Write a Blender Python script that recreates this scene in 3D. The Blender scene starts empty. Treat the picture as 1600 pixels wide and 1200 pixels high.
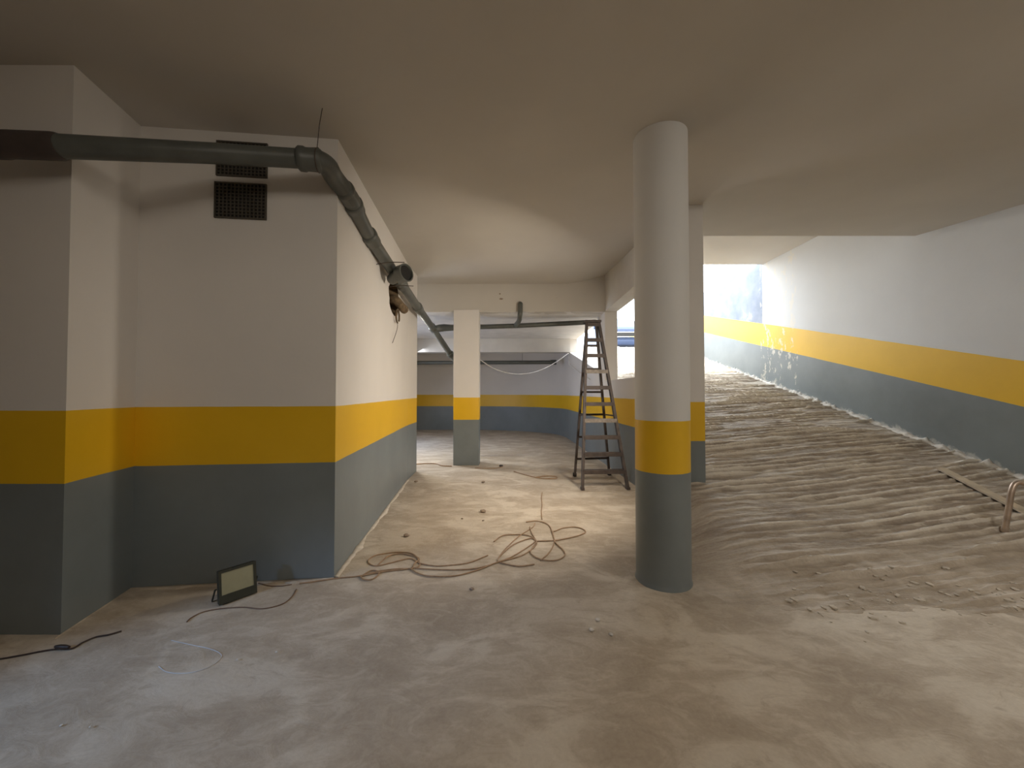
import bpy, bmesh, math, random
from mathutils import Vector, Matrix, noise

random.seed(7)
sc = bpy.context.scene
COL = sc.collection

# ------------------------------------------------------------------ camera
CAMH = 1.30
PITCH = math.radians(1.15)
cam_d = bpy.data.cameras.new('camera')
cam_d.sensor_width = 36.0
cam_d.lens = 13.5
cam_d.clip_start = 0.03
cam = bpy.data.objects.new('camera', cam_d)
COL.objects.link(cam)
cam.location = (0, 0, CAMH)
cam.rotation_euler = (math.radians(90) + PITCH, 0, 0)
sc.camera = cam

# ------------------------------------------------------------------ sky, sun, lights
w = bpy.data.worlds.new('sky')
sc.world = w
w.use_nodes = True
bg = w.node_tree.nodes['Background']
bg.inputs['Color'].default_value = (0.86, 0.93, 1.0, 1)
bg.inputs['Strength'].default_value = 8.0

sun_d = bpy.data.lights.new('sun', 'SUN')
sun_d.energy = 5.0
sun_d.angle = math.radians(1.0)
sun_d.color = (1.0, 0.94, 0.84)
sun = bpy.data.objects.new('sun', sun_d)
COL.objects.link(sun)
sun.rotation_euler = Vector((-0.04, 0.24, -0.97)).to_track_quat('-Z', 'Y').to_euler()


def area(name, loc, direction, sx, sy, power, color, portal=False):
    d = bpy.data.lights.new(name, 'AREA')
    d.shape = 'RECTANGLE'
    d.size = sx
    d.size_y = sy
    d.energy = power
    d.color = color
    o = bpy.data.objects.new(name, d)
    COL.objects.link(o)
    o.location = loc
    o.rotation_euler = Vector(direction).to_track_quat('-Z', 'Y').to_euler()
    if portal:
        d.cycles.is_portal = True
    return o


area('ramp_mouth_portal', (3.55, 8.02, 2.75), (0, -1, 0), 3.3, 2.4, 1, (1, 1, 1), True)
# unseen fill lights, added: three around the camera, one behind the round column
area('garage_fill', (1.2, -2.2, 2.95), (-0.05, 0.5, -1), 1.4, 0.6, 22, (1.0, 0.90, 0.77))
area('garage_fill', (-0.55, 0.55, 3.0), (-0.15, 0.3, -1), 1.4, 0.8, 10, (1.0, 0.90, 0.77))
area('garage_fill', (3.6, 0.2, 3.0), (0.1, 0.5, -1), 1.2, 0.5, 34, (1.0, 0.95, 0.87))
wl = area('column_fill', (1.30, 3.36, 1.80), (-0.70, 0.66, -0.32), 0.24, 0.24, 38, (1.0, 0.88, 0.73))
wl.data.spread = math.radians(138)
# daylight of the openings in the unseen left side of the garage, with two added fills
area('rear_daylight', (-3.9, 8.6, 1.4), (1, -0.25, -0.75), 1.6, 1.6, 80, (0.62, 0.74, 1.0))
area('side_room_fill', (-2.25, 7.6, 1.95), (0.55, -0.9, -1.1), 0.4, 0.4, 30, (1.0, 0.95, 0.82))  # unseen fill, added to brighten the middle of the floor
area('far_fill', (-2.6, 10.0, 2.30), (0.6, 0.1, -1), 0.6, 0.6, 5, (0.9, 0.93, 1.0))  # unseen fill, added to lift the far end
sp = bpy.data.lights.new('side_daylight', 'SPOT')
sp.energy = 420
sp.color = (0.36, 0.60, 1.0)
sp.spot_size = math.radians(27)
sp.spot_blend = 0.8
sp.shadow_soft_size = 0.15
spo = bpy.data.objects.new('side_daylight', sp)
COL.objects.link(spo)
spo.location = (-4.6, -0.9, 2.3)
spo.rotation_euler = (Vector((-1.55, 1.5, 0)) - spo.location).to_track_quat('-Z', 'Y').to_euler()

sc.view_settings.view_transform = 'Standard'
sc.view_settings.look = 'None'
sc.view_settings.gamma = 1.0
sc.view_settings.use_curve_mapping = False
sc.view_settings.exposure = 0.14
sc.cycles.max_bounces = 10
sc.cycles.diffuse_bounces = 8
sc.cycles.sample_clamp_indirect = 8.0
sc.cycles.caustics_reflective = False
sc.cycles.caustics_refractive = False

# ------------------------------------------------------------------ constants of the place
RS = 0.272      # slope of the ramp
RY = 2.45       # where the ramp starts
RTOP = 12.6     # where it reaches the street
XR = 5.24       # right wall


def sstep(a, b, x):
    t = max(0.0, min(1.0, (x - a) / (b - a)))
    return t * t * (3 - 2 * t)


def ramp_plane(y):
    return RS * (min(y, RTOP) - RY)


def ray(px, py):
    v = (600 - py) / 600.0
    return Vector(((px - 800) / 600.0, math.cos(PITCH) - v * math.sin(PITCH),
                   math.sin(PITCH) + v * math.cos(PITCH)))


def fl(px, py, z=0.0):
    """ground point under a line of sight"""
    d = ray(px, py)
    t = (z - CAMH) / d.z
    return Vector((d.x * t, d.y * t, z))


def rp(px, py, up=0.0):
    """ramp point under a line of sight"""
    d = ray(px, py)
    t = (CAMH + RS * RY - up) / (RS * d.y - d.z)
    return Vector((d.x * t, d.y * t, CAMH + d.z * t))


def at(px, py, Y):
    d = ray(px, py)
    t = Y / d.y
    return Vector((d.x * t, Y, CAMH + d.z * t))


# ------------------------------------------------------------------ mesh helpers
def link(name, bm, mat, parent=None, smooth=False):
    me = bpy.data.meshes.new(name)
    bmesh.ops.recalc_face_normals(bm, faces=bm.faces[:])
    bm.to_mesh(me)
    bm.free()
    if mat is not None:
        me.materials.append(mat)
    if smooth:
        for p in me.polygons:
            p.use_smooth = True
        if smooth != 'all':
            me.set_sharp_from_angle(angle=math.radians(smooth if smooth is not True else 40))
    o = bpy.data.objects.new(name, me)
    COL.objects.link(o)
    if parent is not None:
        o.parent = parent
        o.matrix_parent_inverse = Matrix.Translation(-parent.location)
    return o


def tag(o, label, cat, group=None):
    o['label'] = label
    o['category'] = cat
    if group:
        o['group'] = group
    return o


def struct(o):
    o['kind'] = 'structure'
    return o


def stuff(o):
    o['kind'] = 'stuff'
    return o


def empty(name, loc, label, cat, group=None):
    o = bpy.data.objects.new(name, None)
    COL.objects.link(o)
    o.location = loc
    o.empty_display_size = 0.1
    return tag(o, label, cat, group)


def add_box(bm, x0, x1, y0, y1, z0, z1, mat=None):
    vs = [bm.verts.new((x, y, z)) for z in (z0, z1) for (x, y) in ((x0, y0), (x1, y0), (x1, y1), (x0, y1))]
    if mat is not None:
        for v in vs:
            v.co = mat @ v.co
    for f in ((0, 3, 2, 1), (4, 5, 6, 7), (0, 1, 5, 4), (1, 2, 6, 5), (2, 3, 7, 6), (3, 0, 4, 7)):
        bm.faces.new([vs[i] for i in f])
    return vs


def box(name, x0, x1, y0, y1, z0, z1, mat, parent=None, bev=0.0, M=None):
    bm = bmesh.new()
    add_box(bm, x0, x1, y0, y1, z0, z1, M)
    if bev:
        bmesh.ops.bevel(bm, geom=bm.edges[:], offset=bev, segments=2, affect='EDGES', profile=0.6)
    return link(name, bm, mat, parent, smooth=bool(bev))


def prism(name, pts, z0, z1, mat, parent=None, zt=None):
    """vertical prism over an outline; zt gives per-point tops"""
    bm = bmesh.new()
    lo = [bm.verts.new((p[0], p[1], z0)) for p in pts]
    hi = [bm.verts.new((p[0], p[1], (zt[i] if zt else z1))) for i, p in enumerate(pts)]
    n = len(pts)
    bm.faces.new(lo[::-1])
    bm.faces.new(hi)
    for i in range(n):
        j = (i + 1) % n
        bm.faces.new((lo[i], lo[j], hi[j], hi[i]))
    bmesh.ops.triangulate(bm, faces=[f for f in bm.faces if len(f.verts) > 4])
    return link(name, bm, mat, parent)


def catmull(P, n=8, closed=False):
    P = [Vector(p) for p in P]
    out = []
    m = len(P)
    rng = m if closed else m - 1
    for i in range(rng):
        p1, p2 = P[i], P[(i + 1) % m]
        p0 = P[i - 1] if (i > 0 or closed) else p1 * 2 - p2
        p3 = P[(i + 2) % m] if (i + 2 < m or closed) else p2 * 2 - p1
        for k in range(n):
            t = k / n
            out.append(0.5 * ((2 * p1) + (-p0 + p2) * t + (2 * p0 - 5 * p1 + 4 * p2 - p3) * t * t +
                              (-p0 + 3 * p1 - 3 * p2 + p3) * t * t * t))
    if not closed:
        out.append(P[-1])
    return out


def add_tube(bm, P, r, seg=10, caps=True, radii=None):
    P = [Vector(p) for p in P]
    n = len(P)
    tans = []
    for i in range(n):
        a = P[max(0, i - 1)]
        b = P[min(n - 1, i + 1)]
        tans.append((b - a).normalized())
    up = Vector((0, 0, 1))
    if abs(tans[0].dot(up)) > 0.9:
        up = Vector((1, 0, 0))
    nrm = (up - tans[0] * up.dot(tans[0])).normalized()
    rings = []
    for i in range(n):
        t = tans[i]
        nrm = (nrm - t * nrm.dot(t)).normalized()
        bi = t.cross(nrm)
        rr = radii[i] if radii else r
        rings.append([bm.verts.new(P[i] + (nrm * math.cos(a) + bi * math.sin(a)) * rr)
                      for a in (2 * math.pi * k / seg for k in range(seg))])
    for i in range(n - 1):
        for k in range(seg):
            bm.faces.new((rings[i][k], rings[i][(k + 1) % seg], rings[i + 1][(k + 1) % seg], rings[i + 1][k]))
    if caps:
        bm.faces.new(rings[0][::-1])
        bm.faces.new(rings[-1])
    return rings


def tube(name, P, r, mat, parent=None, seg=10, radii=None):
    bm = bmesh.new()
    add_tube(bm, P, r, seg, True, radii)
    return link(name, bm, mat, parent, smooth=50)


def bar(bm, a, b, wdt, dpt, side=Vector((1, 0, 0))):
    """rectangular bar between two points, wdt along 'side'"""
    a, b = Vector(a), Vector(b)
    t = (b - a).normalized()
    s = (side - t * side.dot(t)).normalized()
    n = t.cross(s)
    vs = []
    for p in (a, b):
        for (i, j) in ((-1, -1), (1, -1), (1, 1), (-1, 1)):
            vs.append(bm.verts.new(p + s * i * wdt / 2 + n * j * dpt / 2))
    for f in ((0, 3, 2, 1), (4, 5, 6, 7), (0, 1, 5, 4), (1, 2, 6, 5), (2, 3, 7, 6), (3, 0, 4, 7)):
        bm.faces.new([vs[i] for i in f])


# ------------------------------------------------------------------ materials
class NT:
    def __init__(self, name):
        self.m = bpy.data.materials.new(name)
        self.m.use_nodes = True
        self.t = self.m.node_tree
        self.b = self.t.nodes['Principled BSDF']

    def n(self, kind, **kw):
        nd = self.t.nodes.new(kind)
        for k, v in kw.items():
            if hasattr(nd, k):
                setattr(nd, k, v)
            else:
                nd.inputs[k.replace('_', ' ')].default_value = v
        return nd

    def l(self, a, b):
        self.t.links.new(a, b)

    def pos(self):
        return self.n('ShaderNodeNewGeometry').outputs['Position']

    def noise(self, scale, detail=4, rough=0.55, vec=None, dist=0.0):
        nd = self.n('ShaderNodeTexNoise')
        nd.inputs['Scale'].default_value = scale
        nd.inputs['Detail'].default_value = detail
        nd.inputs['Roughness'].default_value = rough
        nd.inputs['Distortion'].default_value = dist
        self.l(vec if vec else self.pos(), nd.inputs['Vector'])
        return nd.outputs['Fac']

    def ramp(self, fac, stops, interp='LINEAR'):
        nd = self.n('ShaderNodeValToRGB')
        cr = nd.color_ramp
        cr.interpolation = interp
        while len(cr.elements) < len(stops):
            cr.elements.new(0.5)
        for e, (p, c) in zip(cr.elements, stops):
            e.position = p
            e.color = c if len(c) == 4 else (*c, 1)
        self.l(fac, nd.inputs['Fac'])
        return nd.outputs['Color']

    def mix(self, fac, a, b, mode='MIX'):
        nd = self.n('ShaderNodeMix')
        nd.data_type = 'RGBA'
        nd.blend_type = mode
        for s, v in ((nd.inputs['Factor'], fac), (nd.inputs[6], a), (nd.inputs[7], b)):
            if isinstance(v, bpy.types.NodeSocket):
                self.l(v, s)
            elif isinstance(v, tuple):
                s.default_value = (*v, 1) if len(v) == 3 else v
            else:
                s.default_value = v
        return nd.outputs[2]

    def math(self, op, a, b=0.0, c=None):
        nd = self.n('ShaderNodeMath')
        nd.operation = op
        for i, v in enumerate((a, b, c)):
            if v is None:
                continue
            if isinstance(v, bpy.types.NodeSocket):
                self.l(v, nd.inputs[i])
            else:
                nd.inputs[i].default_value = v
        return nd.outputs[0]

    def bump(self, h, strength, dist=0.01):
        nd = self.n('ShaderNodeBump')
        nd.inputs['Strength'].default_value = strength
        nd.inputs['Distance'].default_value = dist
        self.l(h, nd.inputs['Height'])
        self.l(nd.outputs[0], self.b.inputs['Normal'])

    def color(self, c):
        s = self.b.inputs['Base Color']
        if isinstance(c, tuple):
            s.default_value = (*c, 1)
        else:
            self.l(c, s)


WHITE = (0.71, 0.68, 0.645)
YELLOW = (0.76, 0.46, 0.014)
GREY = (0.180, 0.205, 0.212)


def simple(name, col, rough=0.6, metal=0.0, var=0.12, scale=12, bump=0.1):
    k = NT(name)
    n = k.noise(scale, 5)
    c1 = tuple(x * (1 - var) for x in col)
    c2 = tuple(min(1, x * (1 + var)) for x in col)
    k.color(k.ramp(n, [(0.3, c1), (0.7, c2)]))
    k.b.inputs['Roughness'].default_value = rough
    k.b.inputs['Metallic'].default_value = metal
    if bump:
        k.bump(n, bump)
    return k.m


def banded(name, z0, z1, slope=0.0, y0=0.0, outdoors=None, white=WHITE, worn=0.0):
    """wall paint: grey dado, yellow band, white above (slope follows the ramp)"""
    k = NT(name)
    sep = k.n('ShaderNodeSeparateXYZ')
    k.l(k.pos(), sep.inputs[0])
    z = sep.outputs['Z']
    if slope:
        z = k.math('SUBTRACT', z, k.math('MULTIPLY', k.math('SUBTRACT', sep.outputs['Y'], y0), slope))
    wob = k.math('MULTIPLY', k.math('SUBTRACT', k.noise(3.0, 4), 0.5), 0.010)
    z = k.math('ADD', z, wob)
    a = k.math('GREATER_THAN', z, z0)
    b = k.math('GREATER_THAN', z, z1)
    big = k.noise(1.1, 5, 0.6)
    gcol = k.ramp(big, [(0.3, tuple(x * 0.86 for x in GREY)), (0.7, tuple(x * 1.16 for x in GREY))])
    ycol = k.ramp(big, [(0.3, (0.72, 0.43, 0.010)), (0.7, (0.80, 0.48, 0.018))])
    wcol = k.ramp(big, [(0.3, tuple(x * 0.96 for x in white)), (0.7, tuple(min(1, x * 1.03) for x in white))])
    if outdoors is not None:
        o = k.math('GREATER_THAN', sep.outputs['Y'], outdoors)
        wcol = k.mix(o, wcol, k.ramp(k.noise(2.5, 5, 0.6), [(0.35, (0.17, 0.20, 0.26)), (0.60, (0.24, 0.27, 0.33)), (0.70, (0.42, 0.45, 0.50))]))  # blue-grey outdoor coat, with sun dapples put into its colour as paler spots
    c = k.mix(a, gcol, ycol)
    c = k.mix(b, c, wcol)
    if worn:
        # plaster dust splashed up from the ground line, and chipped paint at the joint
        fade = k.math('SUBTRACT', 1.0, k.math('DIVIDE', k.math('SUBTRACT', z, worn), 0.13))
        m = k.math('ADD', fade, k.math('MULTIPLY', k.math('SUBTRACT', k.noise(7.0, 6, 0.7), 0.5), 2.4))
        m = k.ramp(m, [(0.62, (0, 0, 0)), (0.95, (0.8, 0.8, 0.8))])
        c = k.mix(m, c, (0.50, 0.49, 0.46))
        mp = k.n('ShaderNodeMapping')
        mp.inputs['Scale'].default_value = (1, 1, 0.45)
        k.l(k.pos(), mp.inputs['Vector'])
        chip = k.noise(9.0, 6, 0.7, mp.outputs[0])
        near = k.math('SUBTRACT', 1.0, k.math('MULTIPLY', k.math('ABSOLUTE', k.math('SUBTRACT', sep.outputs['Y'], 7.55)), 1.9))
        m2 = k.math('MULTIPLY', k.math('GREATER_THAN', chip, 0.57), k.math('GREATER_THAN', near, 0.0))
        c = k.mix(k.math('MULTIPLY', m2, 0.55), c, (0.72, 0.66, 0.55))
    k.color(c)
    rr = k.mix(b, (0.42, 0.42, 0.42), (0.7, 0.7, 0.7))
    k.l(rr, k.b.inputs['Roughness'])
    k.bump(k.noise(28, 5), 0.12, 0.006)
    return k.m


M_wall = banded('wall_paint_banded', 0.803, 1.197)
M_rwall = banded('ramp_wall_paint_banded', 0.742, 1.212, RS, RY, outdoors=8.0, white=(0.63, 0.635, 0.63), worn=0.02)
M_col = banded('round_column_paint', 0.757, 1.105, white=(0.66, 0.65, 0.63))
M_ceil = simple('ceiling_plaster', (0.54, 0.512, 0.465), 0.85, var=0.04, scale=1.2, bump=0.05)
M_rough_ceil = simple('rough_ceiling_plaster', (0.66, 0.64, 0.61), 0.85, var=0.10, scale=2.6, bump=0.5)
M_beam = simple('beam_plaster', (0.66, 0.64, 0.60), 0.8, var=0.05, scale=3, bump=0.15)


def floor_mat():
    k = NT('dusty_concrete_floor')
    P = k.pos()
    mp = k.n('ShaderNodeMapping')
    mp.inputs['Rotation'].default_value = (0, 0, 0.5)
    mp.inputs['Scale'].default_value = (1.0, 1.7, 1)
    k.l(P, mp.inputs['Vector'])
    n1 = k.noise(1.7, 7, 0.62, mp.outputs[0], 0.6)
    n2 = k.noise(5.5, 7, 0.65, mp.outputs[0], 1.2)
    n3 = k.noise(60, 4, 0.6)
    base = k.ramp(n1, [(0.34, (0.37, 0.30, 0.225)), (0.50, (0.45, 0.375, 0.29)), (0.56, (0.56, 0.485, 0.39)), (0.68, (0.60, 0.53, 0.44))])
    c = k.mix(k.ramp(n2, [(0.49, (0, 0, 0)), (0.60, (0.3, 0.3, 0.3))]), base, (0.66, 0.59, 0.49))
    c = k.mix(k.ramp(n2, [(0.33, (0.5, 0.5, 0.5)), (0.42, (0, 0, 0))]), c, (0.34, 0.27, 0.20))
    n4 = k.noise(0.9, 8, 0.6, None, 1.5)
    c = k.mix(k.ramp(n4, [(0.50, (0, 0, 0)), (0.56, (0.35, 0.35, 0.35))]), c, (0.36, 0.29, 0.215))
    c = k.mix(0.10, c, k.ramp(n3, [(0.3, (0.2, 0.17, 0.13)), (0.7, (0.7, 0.65, 0.57))]))
    k.color(c)
    k.b.inputs['Roughness'].default_value = 0.72
    h = k.math('ADD', k.math('MULTIPLY', n2, 1.0), k.math('MULTIPLY', n3, 0.12))
    k.bump(h, 0.35, 0.02)
    return k.m


def ramp_mat():
    k = NT('raked_concrete_ramp')
    P = k.pos()
    mp = k.n('ShaderNodeMapping')
    mp.inputs['Rotation'].default_value = (0, 0, -0.17)
    mp.inputs['Scale'].default_value = (0.9, 5.0, 1)
    k.l(P, mp.inputs['Vector'])
    n1 = k.noise(1.6, 7, 0.65, mp.outputs[0], 0.8)
    n2 = k.noise(5.0, 6, 0.7, mp.outputs[0], 0.6)
    n3 = k.noise(50, 4, 0.6)
    c = k.ramp(n1, [(0.36, (0.31, 0.25, 0.195)), (0.5, (0.47, 0.40, 0.32)), (0.62, (0.64, 0.57, 0.47))])
    c = k.mix(k.ramp(n2, [(0.52, (0, 0, 0)), (0.68, (0.8, 0.8, 0.8))]), c, (0.74, 0.68, 0.58))
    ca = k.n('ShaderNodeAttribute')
    ca.attribute_name = 'crest'  # mask for the crest light and furrow shade painted below
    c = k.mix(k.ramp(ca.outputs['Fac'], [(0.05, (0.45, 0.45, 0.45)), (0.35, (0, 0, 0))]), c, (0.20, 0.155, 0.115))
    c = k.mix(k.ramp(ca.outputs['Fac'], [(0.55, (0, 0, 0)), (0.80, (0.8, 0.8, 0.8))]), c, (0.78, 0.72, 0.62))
    sep = k.n('ShaderNodeSeparateXYZ')
    k.l(P, sep.inputs[0])
    edge = k.math('ADD', sep.outputs['Y'], k.math('MULTIPLY', k.math('SUBTRACT', k.noise(2.2, 6, 0.7), 0.5), 1.1))
    edge = k.ramp(k.math('MULTIPLY', k.math('SUBTRACT', edge, 2.6), 1.8), [(0.0, (1, 1, 1)), (0.9, (0, 0, 0))])
    fcol = k.ramp(k.noise(3.0, 6), [(0.35, (0.37, 0.30, 0.225)), (0.5, (0.45, 0.375, 0.29)), (0.62, (0.58, 0.50, 0.41))])
    c = k.mix(edge, c, fcol)
    c = k.mix(0.12, c, k.ramp(n3, [(0.3, (0.15, 0.12, 0.1)), (0.7, (0.6, 0.55, 0.48))]))
    k.color(c)
    k.b.inputs['Roughness'].default_value = 0.7
    h = k.math('ADD', k.math('MULTIPLY', n2, 1.0), k.math('MULTIPLY', n3, 0.25))
    k.bump(h, 0.6, 0.03)
    return k.m


M_floor = floor_mat()
M_ramp = ramp_mat()
M_plaster = simple('crumbled_plaster', (0.60, 0.56, 0.50), 0.9, var=0.2, scale=18, bump=0.6)
M_dust = simple('pale_floor_dust', (0.56, 0.50, 0.42), 0.9, var=0.15, scale=15, bump=0.5)
M_street = simple('street_paving', (0.55, 0.53, 0.50), 0.8, scale=4)
M_pipe = simple('grey_pvc_pipe', (0.088, 0.093, 0.083), 0.42, var=0.15, scale=8, bump=0.03)
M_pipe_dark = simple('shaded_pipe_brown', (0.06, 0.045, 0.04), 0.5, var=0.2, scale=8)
M_wire = simple('rusty_wire', (0.08, 0.06, 0.05), 0.6, metal=0.3)
M_clay = simple('broken_masonry', (0.13, 0.09, 0.05), 0.95, var=0.45, scale=22, bump=0.9)
M_black = simple('black_recess', (0.012, 0.011, 0.010), 0.9)
M_mesh = simple('grille_plastic', (0.07, 0.06, 0.045), 0.6)
M_cord = simple('tan_cord_rubber', (0.32, 0.21, 0.125), 0.55, var=0.2, scale=30)
M_cord_br = simple('brown_lead', (0.16, 0.10, 0.065), 0.6)
M_cord_dark = simple('dark_cable', (0.045, 0.03, 0.025), 0.5)
M_white_cable = simple('white_cable', (0.75, 0.74, 0.72), 0.5)
M_string = simple('pale_string', (0.55, 0.54, 0.54), 0.7)
M_ladder = simple('dusty_brown_ladder_wood', (0.055, 0.041, 0.035), 0.65, var=0.35, scale=14, bump=0.3)
M_ladder_l = simple('plaster_splashed_wood', (0.19, 0.165, 0.14), 0.7, var=0.3, scale=25, bump=0.3)
M_rubber = simple('black_rubber', (0.015, 0.014, 0.013), 0.7)
M_flood = simple('black_lamp_housing', (0.028, 0.031, 0.022), 0.45, var=0.2)
M_glass_f = simple('frosted_lamp_glass', (0.30, 0.30, 0.21), 0.22, var=0.06, scale=10, bump=0)
M_plank = simple('pale_batten_wood', (0.50, 0.42, 0.31), 0.65, var=0.12, scale=9)
M_steel = simple('worn_steel_tube', (0.42, 0.33, 0.26), 0.38, metal=0.6, var=0.25)
M_car = simple('blue_car_paint', (0.018, 0.035, 0.085), 0.5, var=0.03)
M_chrome = simple('chrome', (0.8, 0.82, 0.85), 0.15, metal=1.0, var=0.02, bump=0)
M_cglass = simple('car_glass', (0.05, 0.08, 0.10), 0.3, metal=0.0, var=0.02, bump=0)
M_chead = simple('headlamp_glass', (0.75, 0.8, 0.85), 0.1, var=0.05)
M_stone = simple('pebble', (0.26, 0.20, 0.15), 0.9, var=0.3, scale=40)

# ------------------------------------------------------------------ the setting: floor and ramp
def fbm(x, y, s, o=4):
    return noise.fractal(Vector((x * s, y * s, 3.7)), 0.7, 2.1, o)


def floor_z(x, y):
    z = 0.006 * fbm(x, y, 0.9, 3)
    if 0 < y < 9:
        z += 0.0035 * fbm(x * 1.6 + 3, y, 3.2, 4)
    return z - 0.004


def grid(name, xs, ys, zf, mat, bottom=-0.25):
    nx, ny = len(xs), len(ys)
    vs, fs = [], []
    for y in ys:
        for x in xs:
            vs.append((x, y, zf(x, y)))
    for j in range(ny - 1):
        for i in range(nx - 1):
            a = j * nx + i
            fs.append((a, a + 1, a + nx + 1, a + nx))
    # skirt and underside
    per = [i for i in range(nx)] + [j * nx + nx - 1 for j in range(1, ny)] + \
          [(ny - 1) * nx + i for i in range(nx - 2, -1, -1)] + [j * nx for j in range(ny - 2, 0, -1)]
    base = len(vs)
    for k in per:
        vs.append((vs[k][0], vs[k][1], bottom))
    m = len(per)
    for k in range(m):
        fs.append((per[k], base + k, base + (k + 1) % m, per[(k + 1) % m]))
    fs.append(tuple(base + k for k in range(m - 1, -1, -1)))
    me = bpy.data.meshes.new(name)
    me.from_pydata(vs, [], fs)
    me.materials.append(mat)
    for p in me.polygons:
        p.use_smooth = True
    me.set_sharp_from_angle(angle=math.radians(50))
    o = bpy.data.objects.new(name, me)
    COL.objects.link(o)
    return o


def spaced(a, b, d):
    n = max(1, round((b - a) / d))
    return [a + (b - a) * i / n for i in range(n + 1)]


struct(grid('floor', spaced(-6.0, 1.0, 0.10) + spaced(1.05, 5.3, 0.1),
            spaced(-6.0, 0.2, 0.5) + spaced(0.3, 6.5, 0.05) + spaced(6.6, 13.3, 0.12), floor_z, M_floor))


def ridge(u):
    """one raked groove: long gentle back, steep lip toward the garage"""
    f = u - math.floor(u)
    return (f / 0.16) if f < 0.16 else (1 - (f - 0.16) / 0.84) ** 1.8


CREST = {}


def ramp_z(x, y):
    base = RS * (y - RY)
    k0 = sstep(2.9, 3.87, y)
    side = sstep(0.95 + 0.33 * k0, 1.85 - 0.11 * k0, x) if y < 3.9 else 1.0
    if y >= 3.9 and x < 1.80:
        return -0.1
    if y > RTOP:
        return RS * (RTOP - RY)
    # soft start: merges into the floor
    soft = base if y > RY + 0.25 else RS * 0.5 * (y - (RY - 0.25)) ** 2 / 0.5 if y > RY - 0.25 else -0.02
    z = soft * side
    amp = sstep(RY - 0.35 + 0.25 * noise.noise(Vector((x * 2.1, 1.0, 0))), RY + 0.25, y) * sstep(1.45, 2.1, x + 0.25 * noise.noise(Vector((y * 2, 5, 0))))
    wob = 0.045 * noise.noise(Vector((x * 0.8, y * 0.9, 0.3))) + 0.016 * noise.noise(Vector((x * 2.2, y * 2.4, 4.3))) + 0.004 * noise.noise(Vector((x * 9, y * 7, 1.3)))
    bend = 0.15 * (x - 3.2) + 0.05 * math.sin(0.9 * x + 0.7 * y)
    u = (y + wob - bend) / 0.082
    k = math.floor(u)
    a2 = 0.75 + 1.1 * noise.noise(Vector((x * 0.7, k * 3.3, 8)))
    brk = sstep(-0.30, 0.05, noise.noise(Vector((x * 1.1 + k * 5.1, k * 1.7, 2.2))))
    h = ridge(u) * 0.041 * max(0.12, a2) * (0.2 + 0.8 * brk)
    h += 0.008 * fbm(x, y * 2.2, 3.2, 5) + 0.012 * abs(fbm(x * 1.0, y * 3.2, 7.0, 3))
    mess = sstep(0.5, 0.0, abs(y - RY - 0.02)) * 0.010 * fbm(x * 2.0, y * 3.2, 3.0, 4)
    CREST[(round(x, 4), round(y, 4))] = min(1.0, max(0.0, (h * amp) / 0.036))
    return z + h * amp + mess * sstep(1.3, 1.9, x) - 0.012 * (1 - amp)


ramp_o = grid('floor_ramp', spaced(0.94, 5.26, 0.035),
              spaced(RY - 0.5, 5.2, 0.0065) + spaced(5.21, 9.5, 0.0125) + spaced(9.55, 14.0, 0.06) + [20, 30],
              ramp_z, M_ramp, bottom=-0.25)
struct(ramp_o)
# light on the raked crests and shade in the furrows, put into the colour
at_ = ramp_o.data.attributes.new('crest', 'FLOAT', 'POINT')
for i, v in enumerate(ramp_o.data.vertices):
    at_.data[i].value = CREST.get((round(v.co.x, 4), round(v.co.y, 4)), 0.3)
struct(box('floor_street', -14, 22, 14.0, 40, 2.2, 2.745, M_street))

# ------------------------------------------------------------------ walls
A = fl(522, 902)
P_pier0 = fl(95, 991)
P_ret = fl(206, 918)
B = fl(636, 750)
C = Vector((B.x - 0.02, 6.32, 0))


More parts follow.
